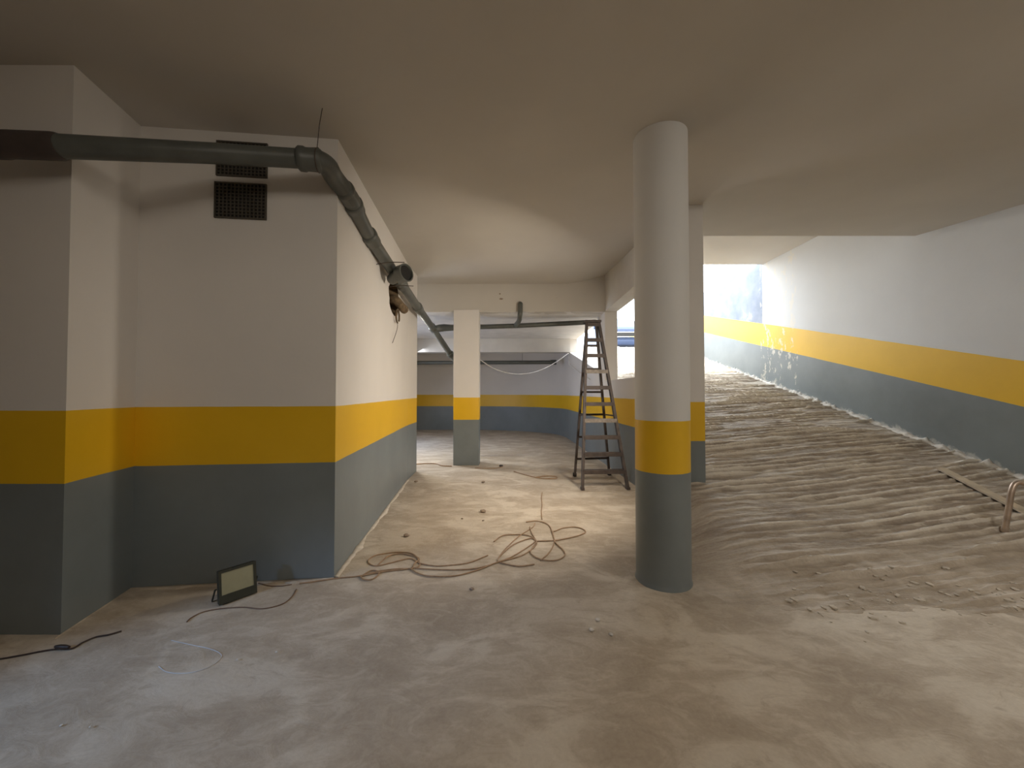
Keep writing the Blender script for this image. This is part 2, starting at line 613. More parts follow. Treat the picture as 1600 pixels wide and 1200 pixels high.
def wall_left():
    bm = bmesh.new()
    top = 3.42
    out = [(-6.0, P_pier0.y - 0.02), (P_pier0.x, P_pier0.y), (P_ret.x, P_ret.y), (A.x, A.y), (B.x, B.y), (C.x, C.y),
           (-1.95, 6.32), (-1.95, 5.7), (-6.0, 5.7)]
    n = len(out)
    lo = [bm.verts.new((p[0], p[1], -0.1)) for p in out]
    hi = [bm.verts.new((p[0], p[1], top)) for p in out]
    bm.faces.new(hi)
    bm.faces.new(lo[::-1])
    for i in range(n):
        j = (i + 1) % n
        if i == 3:
            continue
        bm.faces.new((lo[i], lo[j], hi[j], hi[i]))
    # the receding face has a broken hole where the pipe comes out
    d = Vector((B.x - A.x, B.y - A.y, 0))
    L = d.length
    d.normalize()
    inn = Vector((-d.y, d.x, 0))          # into the wall
    if inn.x > 0:
        inn = -inn
    cs, cz = 1.98, 2.44
    hole, deep = [], []
    N = 22
    for k in range(N):
        a = 2 * math.pi * k / N
        rr = 1 + 0.18 * noise.noise(Vector((math.cos(a) * 2, math.sin(a) * 2, 1)))
        s = cs + 0.30 * rr * math.cos(a)
        z = cz + 0.21 * rr * math.sin(a)
        p = Vector((A.x, A.y, 0)) + d * s
        hole.append(bm.verts.new((p.x, p.y, z)))
        q = Vector((A.x, A.y, 0)) + d * (cs + 0.24 * rr * math.cos(a)) + inn * 0.16
        deep.append(bm.verts.new((q.x, q.y, cz + 0.17 * rr * math.sin(a))))
    es = [bm.edges.new((hole[k], hole[(k + 1) % N])) for k in range(N)]
    es += [e for e in (bm.edges.get((lo[3], hi[3])), bm.edges.get((lo[4], hi[4])),
                       bm.edges.get((lo[3], lo[4])), bm.edges.get((hi[3], hi[4]))) if e]
    bmesh.ops.triangle_fill(bm, edges=es, use_beauty=True)
    inner = []
    for k in range(N):
        inner.append(bm.faces.new((hole[k], hole[(k + 1) % N], deep[(k + 1) % N], deep[k])))
    inner.append(bm.faces.new(deep[::-1]))
    for f in inner:
        f.material_index = 1
    bmesh.ops.triangulate(bm, faces=[f for f in bm.faces if len(f.verts) > 4])
    o = link('wall_left', bm, M_wall)
    o.data.materials.append(M_clay)
    return struct(o), d, inn


WL, WD, WIN = wall_left()

# right wall climbs with the ramp
prism_r = bmesh.new()
add_box(prism_r, XR, XR + 0.3, -6.0, 8.0, -0.1, 4.3)
struct(link('wall_right', prism_r, M_rwall))
prism_r = bmesh.new()
add_box(prism_r, XR, XR + 0.3, 8.0, 13.6, 0.5, 4.02)
struct(link('wall_right_outdoors', prism_r, M_rwall))

# retaining wall between the garage and the ramp, its top climbing with the ramp
ret_in = [(1.76, 4.1), (1.715, 5.38), (1.675, 6.87), (1.66, 7.5), (1.60, 9.4), (1.57, 10.45)]
ret_top = [1.50, 1.50, 1.50, 1.72, 2.14, 2.37]
outl = ret_in + [(p[0] + 0.2, p[1]) for p in reversed(ret_in)]
outl = [(min(p[0], 1.90), p[1]) for p in outl]
tops = ret_top + ret_top[::-1]
struct(prism('wall_ramp_side', outl, -0.1, 0, M_wall, zt=tops))
# far wall, turning from the end of the garage into the retaining wall
far = [(1.57, 10.45), (1.55, 10.9), (1.50, 11.25), (1.42, 11.55), (1.30, 11.8), (1.13, 12.03), (0.86, 12.33), (0.57, 12.58), (0.2, 12.82), (-0.2, 12.99), (-0.65, 13.12), (-1.1, 13.2), (-6.0, 13.2)]
outl = far + [(-6.0, 13.5), (-1.0, 13.5), (0.8, 12.9), (1.78, 11.8), (1.78, 10.45)]
wf = struct(prism('wall_far', outl, -0.1, 2.9, M_wall))
for p in wf.data.polygons:
    p.use_smooth = True
wf.data.set_sharp_from_angle(angle=math.radians(35))


def wall_doors(name, x0, x1, segs, top):
    """wall along Y with door openings: segs = (y0, y1, open_height)"""
    bm = bmesh.new()
    for (y0, y1, h) in segs:
        add_box(bm, x0, x1, y0, y1, h if h else -0.1, top)
    return struct(link(name, bm, M_wall))


wall_doors('wall_left_side', -6.2, -6.0, [(-6.2, -0.4, 0), (-0.4, 1.2, 0), (1.2, 7.6, 0), (7.6, 9.2, 0), (9.2, 13.5, 0)], 3.4)
struct(box('wall_rear', -6.2, XR + 0.3, -6.2, -6.0, -0.1, 3.4, M_wall))


# ------------------------------------------------------------------ ceilings
def ceil_z(x, y):
    s = sstep(0.9, 2.3, x)
    t = y - 2.7
    sp = 0.5 * (t + math.sqrt(t * t + 0.25))
    return 3.10 + sp * (0.0325 + 0.066 * s)


def ceil_slab(name, xs, ys, mat, top):
    o = grid(name, xs, ys, ceil_z, mat, bottom=top)
    return struct(o)


ceil_slab('ceiling', spaced(-6.2, 1.9, 0.3), spaced(-6.2, 6.87, 0.4), M_ceil, 4.3)
ceil_slab('ceiling_right', spaced(1.9, XR + 0.3, 0.25), spaced(-6.2, 4.95, 0.4), M_ceil, 4.3)
struct(box('ceiling_ramp', 1.9, XR + 0.02, 4.95, 8.0, 3.965, 4.3, M_ceil))


def low_z(x, y):
    return 2.72 + 0.012 * fbm(x, y, 1.2, 4) + 0.01


struct(grid('ceiling_low', spaced(-6.2, 1.78, 0.12), spaced(6.87, 10.3, 0.1) + spaced(10.4, 13.5, 0.3), low_z, M_rough_ceil, bottom=4.3))
struct(box('trim_far_beam', -6.0, 1.56, 10.3, 10.62, 2.365, 2.80, M_beam))
struct(box('trim_ramp_beam', 1.672, 1.902, 4.2, 6.9, 2.745, 4.2, M_beam))
stepb = struct(box('trim_step_beam', -6.0, 1.675, 6.855, 7.05, 2.735, 3.6, M_ceil))
# little chips out of the plaster on the step of the ceiling
for (px, py, rx, rz) in ((781, 459, .028, .018), (783, 467, .05, .025), (827, 455, .03, .015), (727, 470, .05, .008), (869, 466, .03, .015), (893, 478, .03, .012)):
    p = at(px, py, 6.855)
    bm = bmesh.new()
    c = bm.verts.new((p.x, 6.849, p.z))
    ring = [bm.verts.new((p.x + rx * math.cos(a) * random.uniform(.7, 1.1), 6.857, p.z + rz * math.sin(a) * random.uniform(.7, 1.1)))
            for a in (k * math.pi / 5 for k in range(10))]
    for k in range(10):
        bm.faces.new((c, ring[k], ring[(k + 1) % 10]))
    link('plaster_chip', bm, M_stone if py < 470 and px < 800 else M_ceil, stepb)


# crusts of plaster along the foot of the walls
def crust(name, pts, mat, wid, hgt, inward, zf, step=0.03, seed=0):
    bm = bmesh.new()
    rows = []
    P = []
    for i in range(len(pts) - 1):
        a, b = Vector(pts[i]), Vector(pts[i + 1])
        n = max(1, int((b - a).length / step))
        for k in range(n):
            P.append(a.lerp(b, k / n))
    P.append(Vector(pts[-1]))
    for i, p in enumerate(P):
        q = noise.noise(Vector((i * step * 3.1, seed, 0)))
        q2 = noise.noise(Vector((i * step * 11, seed + 4, 0)))
        wd = wid * max(0.15, 0.7 + 0.9 * q + 0.4 * q2)
        hh = hgt * max(0.1, 0.6 + 0.9 * q2 + 0.8 * q)
        z = zf(p.x, p.y)
        f = Vector((inward[0], inward[1], 0))
        rows.append([bm.verts.new((p.x, p.y, z - 0.03)), bm.verts.new((p.x - f.x * 0.004, p.y - f.y * 0.004, z + hh)),
                     bm.verts.new((p.x + f.x * wd * 0.4, p.y + f.y * wd * 0.4, z + hh * 0.45)),
                     bm.verts.new((p.x + f.x * wd, p.y + f.y * wd, z + 0.003)), bm.verts.new((p.x + f.x * wd, p.y + f.y * wd, z - 0.03))])
    for i in range(len(rows) - 1):
        for k in range(4):
            bm.faces.new((rows[i][k], rows[i + 1][k], rows[i + 1][k + 1], rows[i][k + 1]))
    return struct(link(name, bm, mat, smooth='all'))


crust('trim_1', [(XR, 3.0), (XR, 12.4)], M_plaster, 0.085, 0.05, (-1, 0), lambda x, y: ramp_z(x - 0.05, y), seed=1)
crust('trim_2', [(A.x, A.y), (B.x, B.y)], M_dust, 0.045, 0.012, (1, 0.1), lambda x, y: 0, seed=2)
crust('trim_3', [(P_pier0.x, P_pier0.y), (P_ret.x, P_ret.y), (A.x, A.y)], M_floor, 0.05, 0.003, (0.3, -1), lambda x, y: 0, seed=3)

# ------------------------------------------------------------------ columns
def round_col():
    t = fl(1034, 923)
    r = 0.182
    c = Vector((t.x, t.y, 0)) + Vector((t.x, t.y, 0)).normalized() * r
    c.x = (1034 - 800) / 600 * c.y
    bm = bmesh.new()
    N = 48
    prof = [(-0.05, r + 0.006), (0.0, r + 0.006), (0.012, r + 0.002), (0.03, r)] + [(0.03 + 0.25 * k, r) for k in range(1, 13)] + [(3.16, r)]
    rings = []
    for (z, rr) in prof:
        rings.append([bm.verts.new((c.x + rr * math.cos(2 * math.pi * k / N), c.y + rr * math.sin(2 * math.pi * k / N), z)) for k in range(N)])
    for i in range(len(rings) - 1):
        for k in range(N):
            bm.faces.new((rings[i][k], rings[i][(k + 1) % N], rings[i + 1][(k + 1) % N], rings[i + 1][k]))
    bm.faces.new(rings[-1])
    bm.faces.new(rings[0][::-1])
    o = link('round_column', bm, M_col, smooth=40)
    tag(o, 'round concrete column in front, white above a yellow band and grey foot', 'column')
    return c


RC = round_col()


def sq_col(x0, x1, y0, y1, z0, z1, label):
    o = box('square_column', x0, x1, y0, y1, z0, z1, M_wall, bev=0.008)
    return tag(o, label, 'column')


cl = fl(708, 727)
cr = fl(748, 727)
sq_col(cl.x, cr.x, cl.y, cl.y + 0.30, -0.02, 2.76, 'square column with yellow band standing mid garage beyond the cord')
sq_col(1.60, 1.945, 3.87, 4.25, -0.02, 3.24, 'square column with yellow band half hidden behind the round column')
sq_col(1.67, 1.895, 6.88, 7.47, 1.46, 2.76, 'short white column standing on the low ramp wall beside the ladder')

# ------------------------------------------------------------------ vents
def vent(z0, z1, lx0, lx1, label):
    # local frame on the front-left wall
    a = Vector((P_ret.x, P_ret.y, 0))
    d = (Vector((A.x, A.y, 0)) - a)
    d.normalize()
    nrm = Vector((d.y, -d.x, 0))
    root = empty('vent_grille', a + d * ((lx0 + lx1) / 2) + Vector((0, 0, z0)), label, 'vent', 'wall vents under the pipe')
    Mx = Matrix(((d.x, nrm.x, 0, a.x), (d.y, nrm.y, 0, a.y), (0, 0, 1, 0), (0, 0, 0, 1)))
    box('backing', lx0, lx1, -0.01, 0.004, z0, z1, M_black, root, M=Mx)
    bm = bmesh.new()
    nx, nz = 13, 10
    for i in range(nx + 1):
        x = lx0 + (lx1 - lx0) * i / nx
        add_box(bm, x - 0.0035, x + 0.0035, 0.004, 0.012, z0, z1, Mx)
    for j in range(nz + 1):
        z = z0 + (z1 - z0) * j / nz
        add_box(bm, lx0, lx1, 0.004, 0.010, z - 0.0035, z + 0.0035, Mx)
    stuff(link('lattice', bm, M_mesh, root))
    bm = bmesh.new()
    for (x0, x1, za, zb) in ((lx0 - .006, lx1 + .006, z0 - .006, z0 + .003), (lx0 - .006, lx1 + .006, z1 - .003, z1 + .006),
                             (lx0 - .006, lx0 + .003, z0, z1), (lx1 - .003, lx1 + .006, z0, z1)):
        add_box(bm, x0, x1, -0.005, 0.014, za, zb, Mx)
    link('frame', bm, M_mesh, root)


def on_front(px, py):
    a = Vector((P_ret.x, P_ret.y, 0)); b = Vector((A.x, A.y, 0))
    d = ray(px, py)
    # intersect with vertical plane a-b
    e = (b - a).normalized(); n = Vector((e.y, -e.x, 0))
    t = n.dot(a - Vector((0, 0, CAMH))) / n.dot(d)
    p = Vector((0, 0, CAMH)) + d * t
    return (p - a).dot(e), p.z


l0, zt = on_front(341, 222)
l1, zb = on_front(417, 278)
vent(zb, zt, l0, l1, 'upper dark lattice vent, crossed by the grey pipe')
l0, zt2 = on_front(338, 286)
l1, zb2 = on_front(415.5, 343)
vent(zb2, zt2, l0, l1, 'lower dark lattice vent, fully visible on the white wall')

# ------------------------------------------------------------------ drain pipe
R = 0.058
pipe = empty('drain_pipe', (A.x, 2.45, 2.8), 'long grey drain pipe with couplings hung below the ceiling along the left wall', 'pipe')


def socket(name, a, b, r=R, lip=0.014, mat=None):
    a, b = Vector(a), Vector(b)
    P = [a, a.lerp(b, 0.04), a.lerp(b, 0.10), a.lerp(b, 0.30), a.lerp(b, 0.36), a.lerp(b, 0.94), b]
    return tube(name, P, r, mat or M_pipe, pipe, 20, [r + .001, r + lip * .7, r + lip * 1.25, r + lip * 1.25, r + lip * .8, r + lip * .8, r + .001])


p_l = at(-60, 222, 1.90)
p_a = at(98, 229, 1.95)
p_b = at(340, 240, 2.30)
p_c = at(470, 248, 2.43)
p_e0 = at(497, 251, 2.45)
p_e1 = at(522, 277, 2.62)
p_e2 = at(545, 306, 2.80)
q_a = at(575, 366, 3.35)
q_b = at(612, 421, 4.12)
q_c = at(653, 481, 5.75)
wye = at(677, 514, 7.3)
tube('pipe_run', [p_l, p_a, p_b, p_c], R, M_pipe, pipe, 20)
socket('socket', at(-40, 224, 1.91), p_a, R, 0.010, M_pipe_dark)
socket('coupling', p_c + (p_b - p_c).normalized() * 0.02, p_c + (p_e0 - p_c).normalized() * 0.13)
tube('elbow', catmull([p_c.lerp(p_e0, .6), p_e0, at(512, 260, 2.51), p_e1, p_e2, p_e2.lerp(q_a, .2)], 6), R + 0.006, M_pipe, pipe, 20)
e_dir = (q_a - p_e2).normalized()
socket('coupling', p_e1 + (p_e2 - p_e1) * 0.55, p_e2 + e_dir * 0.06)
socket('coupling', p_e2 + e_dir * 0.08, p_e2 + e_dir * 0.20)
tube('pipe_run', [p_e2, q_a, q_b, q_c, wye], R, M_pipe, pipe, 20)
socket('coupling', q_a - e_dir * 0.02, q_a + (q_b - q_a).normalized() * 0.16)
d2 = (q_b - q_a).normalized()
# branch with an open socket
d3 = (q_c - q_b).normalized()
bb = q_b - d3 * 0.05
side = Vector((0.84, -0.50, 0.10)).normalized()
br0 = at(621, 431, 4.05)
RB = 0.082
tube('open_branch', [br0 - side * 0.10 + d3 * 0.04, br0, br0 + side * 0.03, br0 + side * 0.04, br0 + side * 0.115], R, M_pipe, pipe, 20, [R, R, R, RB + .012, RB + .012])
bm = bmesh.new()
ringp = br0 + side * 0.1155
uu = side.cross(Vector((0, 0, 1))).normalized(); vv = side.cross(uu)
N = 24
o1 = [bm.verts.new(ringp + (uu * math.cos(a) + vv * math.sin(a)) * (RB + .012)) for a in (2 * math.pi * k / N for k in range(N))]
o2 = [bm.verts.new(ringp + side * .022 + (uu * math.cos(a) + vv * math.sin(a)) * (RB + .014)) for a in (2 * math.pi * k / N for k in range(N))]
o3 = [bm.verts.new(ringp + side * .022 + (uu * math.cos(a) + vv * math.sin(a)) * (RB + .002)) for a in (2 * math.pi * k / N for k in range(N))]
o4 = [bm.verts.new(ringp + side * .002 + (uu * math.cos(a) + vv * math.sin(a)) * (RB - .002)) for a in (2 * math.pi * k / N for k in range(N))]
for k in range(N):
    j = (k + 1) % N
    bm.faces.new((o1[k], o1[j], o2[j], o2[k])); bm.faces.new((o2[k], o2[j], o3[j], o3[k])); bm.faces.new((o3[k], o3[j], o4[j], o4[k]))
cap_f = bm.faces.new(o4)
cap_f.material_index = 1
rim_o = link('socket_rim', bm, M_pipe, pipe, smooth=40)
rim_o.data.materials.append(M_black)
socket('coupling', q_b + d3 * 0.35, q_b + d3 * 0.58)
socket('coupling', q_c - d3 * 0.10, q_c + d3 * 0.14)
# wye, cross pipe and the run down behind the column
wd = (wye - q_c).normalized()
tube('wye', [wye - wd * 0.25, wye - wd * 0.22, wye + wd * 0.12, wye + wd * 0.14], R, M_pipe, pipe, 20, [R, R + .016, R + .016, R])
cp0 = wye + Vector((0.05, 0.0, 0.0))
cp1 = at(714, 512, 7.42)
cp2 = at(810, 509, 7.42)
cp3 = at(931, 503, 7.36)
tube('wye_branch', [wye, at(686, 513, 7.36), at(694, 512, 7.40), cp1], R, M_pipe, pipe, 20, [R, R + .014, R + .012, R - .006])
tube('cross_pipe', [cp1, cp2, cp3], 0.046, M_pipe, pipe, 18)
stub = catmull([at(806, 508, 7.38), at(811, 501, 7.0), at(812.5, 493, 6.79), at(813, 484, 6.78), at(813, 476, 6.79), at(813, 475, 6.86)], 5)
tube('stub_pipe', stub, 0.044, M_pipe, pipe, 16)
dn1 = at(706, 557, 7.75)
tube('pipe_run', [wye, dn1], R - 0.002, M_pipe, pipe, 20)
socket('coupling', dn1 - (dn1 - wye).normalized() * 0.10, dn1)
tube('drop_pipe', catmull([dn1 - (dn1 - wye).normalized() * 0.03, dn1 + Vector((.05, .02, -.05)), dn1 + Vector((.13, .03, -.09)), dn1 + Vector((.19, .03, -.22)), dn1 + Vector((.20, .03, -.8)), Vector((dn1.x + .20, dn1.y + .03, 0.0))], 6), R, M_pipe, pipe, 18)
# hangers
h0 = at(504, 154, 2.41)
h0.z = ceil_z(h0.x, h0.y) + 0.005
tube('hanger_wire', [h0, at(499, 195, 2.42), at(495, 236, 2.43)], 0.0028, M_wire, pipe, 6)
bm = bmesh.new()
cc = p_c.lerp(p_e0, 1.0)
tt = (p_e0 - p_c).normalized(); a1 = Vector((0, 0, 1)); a1 = (a1 - tt * a1.dot(tt)).normalized(); a2 = tt.cross(a1)
add_tube(bm, [cc + (a1 * math.cos(a) + a2 * math.sin(a)) * (R + .012) for a in (2 * math.pi * k / 24 for k in range(25))], 0.004, 6)
bar(bm, cc + a1 * (R + .012) - tt * .06, cc + a1 * (R + .02) + tt * .005, 0.02, 0.006, a2)
link('hanger_clamp', bm, M_wire, pipe)
for k, (pa, pb, Y) in enumerate((((588, 413), (632, 410), 3.80), ((608, 448), (646, 447), 4.30))):
    wl = at(pa[0], pa[1], Y)
    wr = at(pb[0], pb[1], Y - 0.02)
    tube('hanger_wire', catmull([wl, wl.lerp(wr, .5) + Vector((0, -0.03, 0.0)), wr], 4), 0.0045, M_wire, pipe, 6)

# broken pipe ends inside the hole in the wall
hc = Vector((A.x, A.y, 0)) + WD * 1.98
hole_pipe = empty('pipe_stub', (hc.x, hc.y, 2.25), 'brown broken pipe stub sticking out of the ragged hole in the left wall', 'pipe')
hp = Vector((hc.x, hc.y, 2.44))
tube('stub', catmull([hp + WIN * .12 + Vector((0, .10, .02)), hp + WD * .04 + Vector((0, 0, 0.0)), hp - WIN * .05 + WD * .16 + Vector((0, 0, -.05)), hp - WIN * .07 + WD * .30 + Vector((0, 0, -.07))], 5), 0.055, M_clay, hole_pipe, 14)
lp = []
for k in range(21):
    a = -0.6 + 2 * math.pi * k / 24
    lp.append(hp - WIN * 0.03 + WD * (.07 + .10 * math.cos(a)) + Vector((0, 0, -.20 + .085 * math.sin(a))))
tube('loop', lp, 0.011, M_clay, hole_pipe, 8)
tube('dangling_wire', catmull([hp - WIN * .03 + Vector((0, -.02, -.24)), hp - WIN * .04 + Vector((.01, -.03, -.36)), hp - WIN * .02 + Vector((0, -.12, -.56))], 5), 0.0035, M_wire, hole_pipe, 5)

# pipe along the far end
lowp = empty('drain_pipe', (-1.0, 11.0, 2.1), 'straight dark horizontal pipe crossing the far end below the beam', 'pipe')
tube('pipe_run', [(-5.9, 11.1, 2.13), (1.15, 11.1, 2.15)], 0.055, M_pipe, lowp, 14)
tube('end_cap', [(1.12, 11.1, 2.15), (1.28, 11.1, 2.15)], 0.07, M_pipe, lowp, 14)
for x in (-3.2, 0.3):
    tube('hanger_wire', [(x, 11.1, 2.19), (x, 11.1, 2.74)], 0.005, M_wire, lowp, 6)

# ------------------------------------------------------------------ white cable swagging below the far beam
wc = [at(750, 562, 8.4), at(770, 575, 8.7), at(790, 582, 9.0), at(810, 584.5, 9.3), at(830, 582.5, 9.6), at(850, 576, 9.9), at(870, 565, 10.1), at(888, 552, 10.25)]
wcc = catmull(wc, 6) + [Vector((1.555, 10.44, 2.30)), Vector((1.552, 10.44, 2.04))]
wcc += [Vector((1.555, 9.8, 1.92)), Vector((1.578, 9.2, 1.78)), Vector((1.596, 8.6, 1.66)), Vector((1.618, 8.0, 1.55))]
o = tube('white_cable', wcc, 0.010, M_white_cable, seg=6)
tag(o, 'thin white cable sagging between the square column and the far wall', 'cable')
o = tube('thin_cable', catmull([at(717, 498, 6.86), at(717.5, 505, 6.85), at(718.5, 512, 6.86)], 4), 0.010, M_cord_dark, seg=6)
tag(o, 'short dark wire end on the top of the mid garage column', 'wire')

# ------------------------------------------------------------------ ladder
def ladder():
    fF = [fl(910, 765), fl(981, 764)]
    fR = [fl(898, 744), fl(952, 742)]
    Yt = 5.50
    tF = [at(918, 503, Yt), at(934, 503, Yt)]
    root = empty('step_ladder', (1.22, 5.5, 0), 'tall dusty brown folding step ladder beside the low ramp wall', 'ladder')
    tF[0].z = tF[1].z = (tF[0].z + tF[1].z) / 2
    tF[0].x -= 0.012; tF[1].x += 0.012
    tR = [tF[0] + Vector((0.015, 0.09, -0.03)), tF[1] + Vector((-0.015, 0.09, -0.03))]
    X = Vector((1, 0, 0))
    for i in range(2):
        bm = bmesh.new(); bar(bm, fF[i], tF[i], 0.034, 0.07, X)
        link('rail', bm, M_ladder, root)
        bm = bmesh.new(); bar(bm, fR[i], tR[i], 0.030, 0.06, X)
        link('rear_rail', bm, M_ladder, root)
    n = 10
    for k in range(n):
        s = 0.105 + (0.985 - 0.105) * k / (n - 1)
        a = fF[0].lerp(tF[0], s); b = fF[1].lerp(tF[1], s)
        bm = bmesh.new()
        bar(bm, a, b, 0.10 if k < n - 1 else 0.12, 0.022, Vector((0, 1, 0)))
        # a lip below the front of each tread
        off = Vector((0, -0.045, -0.012))
        bar(bm, a + off, b + off, 0.014, 0.052, Vector((0, 1, 0)))
        link('step', bm, M_ladder_l if k in (3, 6) else M_ladder, root)
    for k in range(6):
        s = 0.12 + 0.15 * k
        a = fR[0].lerp(tR[0], s); b = fR[1].lerp(tR[1], s)
        bm = bmesh.new(); bar(bm, a, b, 0.030, 0.03, Vector((0, 1, 0)))
        link('rung', bm, M_ladder, root)
    bm = bmesh.new()
    c = (tF[0] + tF[1]) / 2
    add_box(bm, tF[0].x - .03, tF[1].x + .03, c.y - .05, c.y + .13, c.z - .01, c.z + .02)
    link('top_plate', bm, M_ladder, root)
    for i in range(2):
        a = fF[i].lerp(tF[i], .42); b = fR[i].lerp(tR[i], .42)
        bm = bmesh.new(); bar(bm, a, b, 0.008, 0.02, X)
        link('spreader', bm, M_wire, root)
        bm = bmesh.new(); p = fR[i]
        add_box(bm, p.x - .024, p.x + .024, p.y - .034, p.y + .034, 0, .05)
        link('rubber_foot', bm, M_rubber, root)
        bm = bmesh.new(); p = fF[i]
        add_box(bm, p.x - .022, p.x + .022, p.y - .042, p.y + .042, 0, .03)
        link('rubber_foot', bm, M_ladder, root)
    # splashed bits of plaster hooked on a tread
    return root


ladder()

# ------------------------------------------------------------------ floodlight
def floodlight():
    bl = fl(342, 947); brr = fl(401, 926)
    e = (brr - bl); e.z = 0
    Wd = e.length
    e.normalize()
    out = Vector((e.y, -e.x, 0))
    root = empty('floodlight', bl.lerp(brr, .5), 'black square floodlight standing on the floor against the grey dado', 'floodlight')
    # local: x along e, y = outwards, z up ; lean back 8 deg
    lean = math.radians(9)
    up = Vector((0, 0, 1)) * math.cos(lean) - out * math.sin(lean)
    nn = out * math.cos(lean) + Vector((0, 0, 1)) * math.sin(lean)
    Mx = Matrix(((e.x, nn.x, up.x, bl.x), (e.y, nn.y, up.y, bl.y), (e.z, nn.z, up.z, 0.004), (0, 0, 0, 1)))
    H = 0.195
    box('housing', 0, Wd, -0.035, 0.0, 0, H, M_flood, root, bev=0.006, M=Mx)
    bm = bmesh.new()
    t = 0.014
    for (x0, x1, z0, z1) in ((0, Wd, 0, 0.050), (0, Wd, H - t, H), (0, t, 0.05, H - t), (Wd - t, Wd, 0.05, H - t)):
        add_box(bm, x0, x1, 0.0, 0.010, z0, z1, Mx)
    link('bezel', bm, M_flood, root)
    box('glass', t, Wd - t, 0.0, 0.004, 0.05, H - t, M_glass_f, root, M=Mx)
    bm = bmesh.new()
    for k in range(7):
        x = Wd * (0.1 + 0.8 * k / 6)
        add_box(bm, x - .002, x + .002, -0.06, -0.035, 0.03, H - .03, Mx)
    link('cooling_fins', bm, M_flood, root)
    bm = bmesh.new()
    add_tube(bm, [Mx @ Vector(p) for p in ((-0.004, -0.02, 0.09), (-0.012, -0.02, 0.09), (-0.012, -0.085, 0.02), (-0.012, -0.10, 0.006), (Wd + .012, -0.10, 0.006), (Wd + .012, -0.085, 0.02), (Wd + .012, -0.02, 0.09), (Wd + .004, -0.02, 0.09))], 0.005, 6)
    link('bracket', bm, M_flood, root)


floodlight()

# ------------------------------------------------------------------ cords and wires on the floor
def ground_cord(name, pix, r, mat, label, cat, parent=None, n=7, lift=0.0, seg=7):
    P = []
    for q in pix:
        p = fl(q[0], q[1])
        h = q[2] if len(q) > 2 else 0.0
        if h:
            p = fl(q[0], q[1], h)
        p.z = floor_z(p.x, p.y) + r * 0.9 + h + lift
        P.append(p)
    o = tube(name, catmull(P, n), r, mat, parent, seg)
    if label:
        tag(o, label, cat)
    return o


main = [(468, 911.5), (484, 909.5), (500, 907), (530, 903), (560, 900), (590, 893), (620, 889), (642, 888), (656, 882), (646, 866), (622, 863), (596, 866), (584, 869),
        (575, 876), (579, 882), (590, 884), (610, 880), (640, 873), (655, 879), (680, 884), (705, 883), (730, 880), (748, 874), (762, 868)]
cord = ground_cord('extension_cord', main, 0.0052, M_cord, 'tan extension cord tangled in loops on the floor by the white wall corner', 'cord')
loops = [
    [(560, 901), (600, 894), (630, 890), (641, 889), (650, 895), (665, 900), (690, 901.5), (715, 900), (745, 892), (775, 880), (800, 870), (825, 855), (836, 846), (830, 842), (815, 846),
     (800, 853), (783, 868), (778, 877), (790, 882), (812, 885), (835, 882)],
    [(648, 888), (680, 890), (720, 891), (750, 888), (785, 877), (815, 868), (835, 855), (838, 846), (826, 838), (805, 836), (785, 838), (772, 847)],
    [(778, 874), (790, 858), (812, 838), (832, 825), (836, 818)],
    [(822, 816), (840, 815), (857, 821), (864, 836), (868, 848), (880, 860), (882, 869), (870, 876), (850, 876), (835, 870), (829, 862), (836, 850), (838, 846), (831, 834), (828, 824)],
    [(845, 876), (858, 864), (866, 848), (864, 832), (868, 830), (880, 826), (898, 824), (912, 828), (914, 833), (900, 838), (878, 843), (865, 845), (838, 846)],
    [(563, 901), (568, 906), (580, 906), (590, 900), (592, 894), (580, 892), (565, 900)],
    [(590, 884), (605, 871), (622, 866), (640, 868), (655, 873), (648, 880), (644, 888), (641, 890)],
]
for L in loops:
    ground_cord('cord_loop', L, 0.005, M_cord, None, None, cord, lift=0.003)
tag(ground_cord('thin_cable', [(847, 770), (846, 778), (847, 790), (846, 800), (847, 812)], 0.005, M_cord, None, None),
    'short tan cable running up the floor from the tangled cord', 'cable')
tag(ground_cord('thin_cable', [(803, 737), (820, 742), (835, 746), (850, 748), (868, 748), (869, 745), (855, 744), (838, 746)], 0.008, M_cord, None, None),
    'tan cable end with a small loop on the floor by the ladder', 'cable')
tag(ground_cord('thin_cable', [(640, 727), (660, 725), (680, 725), (690, 728), (706, 729)], 0.010, M_cord, None, None),
    'thin cable on the bluish floor behind the left wall', 'cable')
tag(ground_cord('thin_cable', [(742, 731), (760, 732), (778, 731), (786, 729)], 0.006, M_cord, None, None),
    'thin straight cable beside the foot of the square column', 'cable')
fc = ground_cord('floodlight_cable', [(404, 912), (420, 915.5), (440, 915.5), (456, 913)], 0.0036, M_cord_br, 'thin tan lead running from behind the floodlight along the wall', 'cable')
fc2 = ground_cord('floodlight_cable', [(292, 972), (300, 965), (318, 956), (345, 951), (380, 949), (410, 951), (440, 944), (456, 932), (463, 920)], 0.0036, M_cord_br,
                  'brown lead curving on the floor in front of the floodlight', 'cable')
dc = ground_cord('dark_cable', [(-60, 1040), (0, 1030), (35, 1024), (65, 1018), (90, 1014), (112, 1014), (130, 1004), (150, 996), (170, 993), (190, 987)], 0.0045, M_cord_dark,
                 'dark cable with a plug lying on the floor at the left edge', 'cable')
p0 = fl(86, 1014); p1 = fl(108, 1015)
p0.z = p1.z = 0.012
tube('plug', [p0, p0.lerp(p1, .3), p0.lerp(p1, .7), p1], 0.01, M_cord_dark, dc, 8, [.006, .011, .011, .006])
ground_cord('string', [(268, 1000), (300, 1007), (330, 1014), (346, 1022), (340, 1033), (318, 1045), (290, 1051), (262, 1049), (248, 1040)], 0.0022, M_string,
            'pale string curled in an open loop on the bluish floor', 'string')

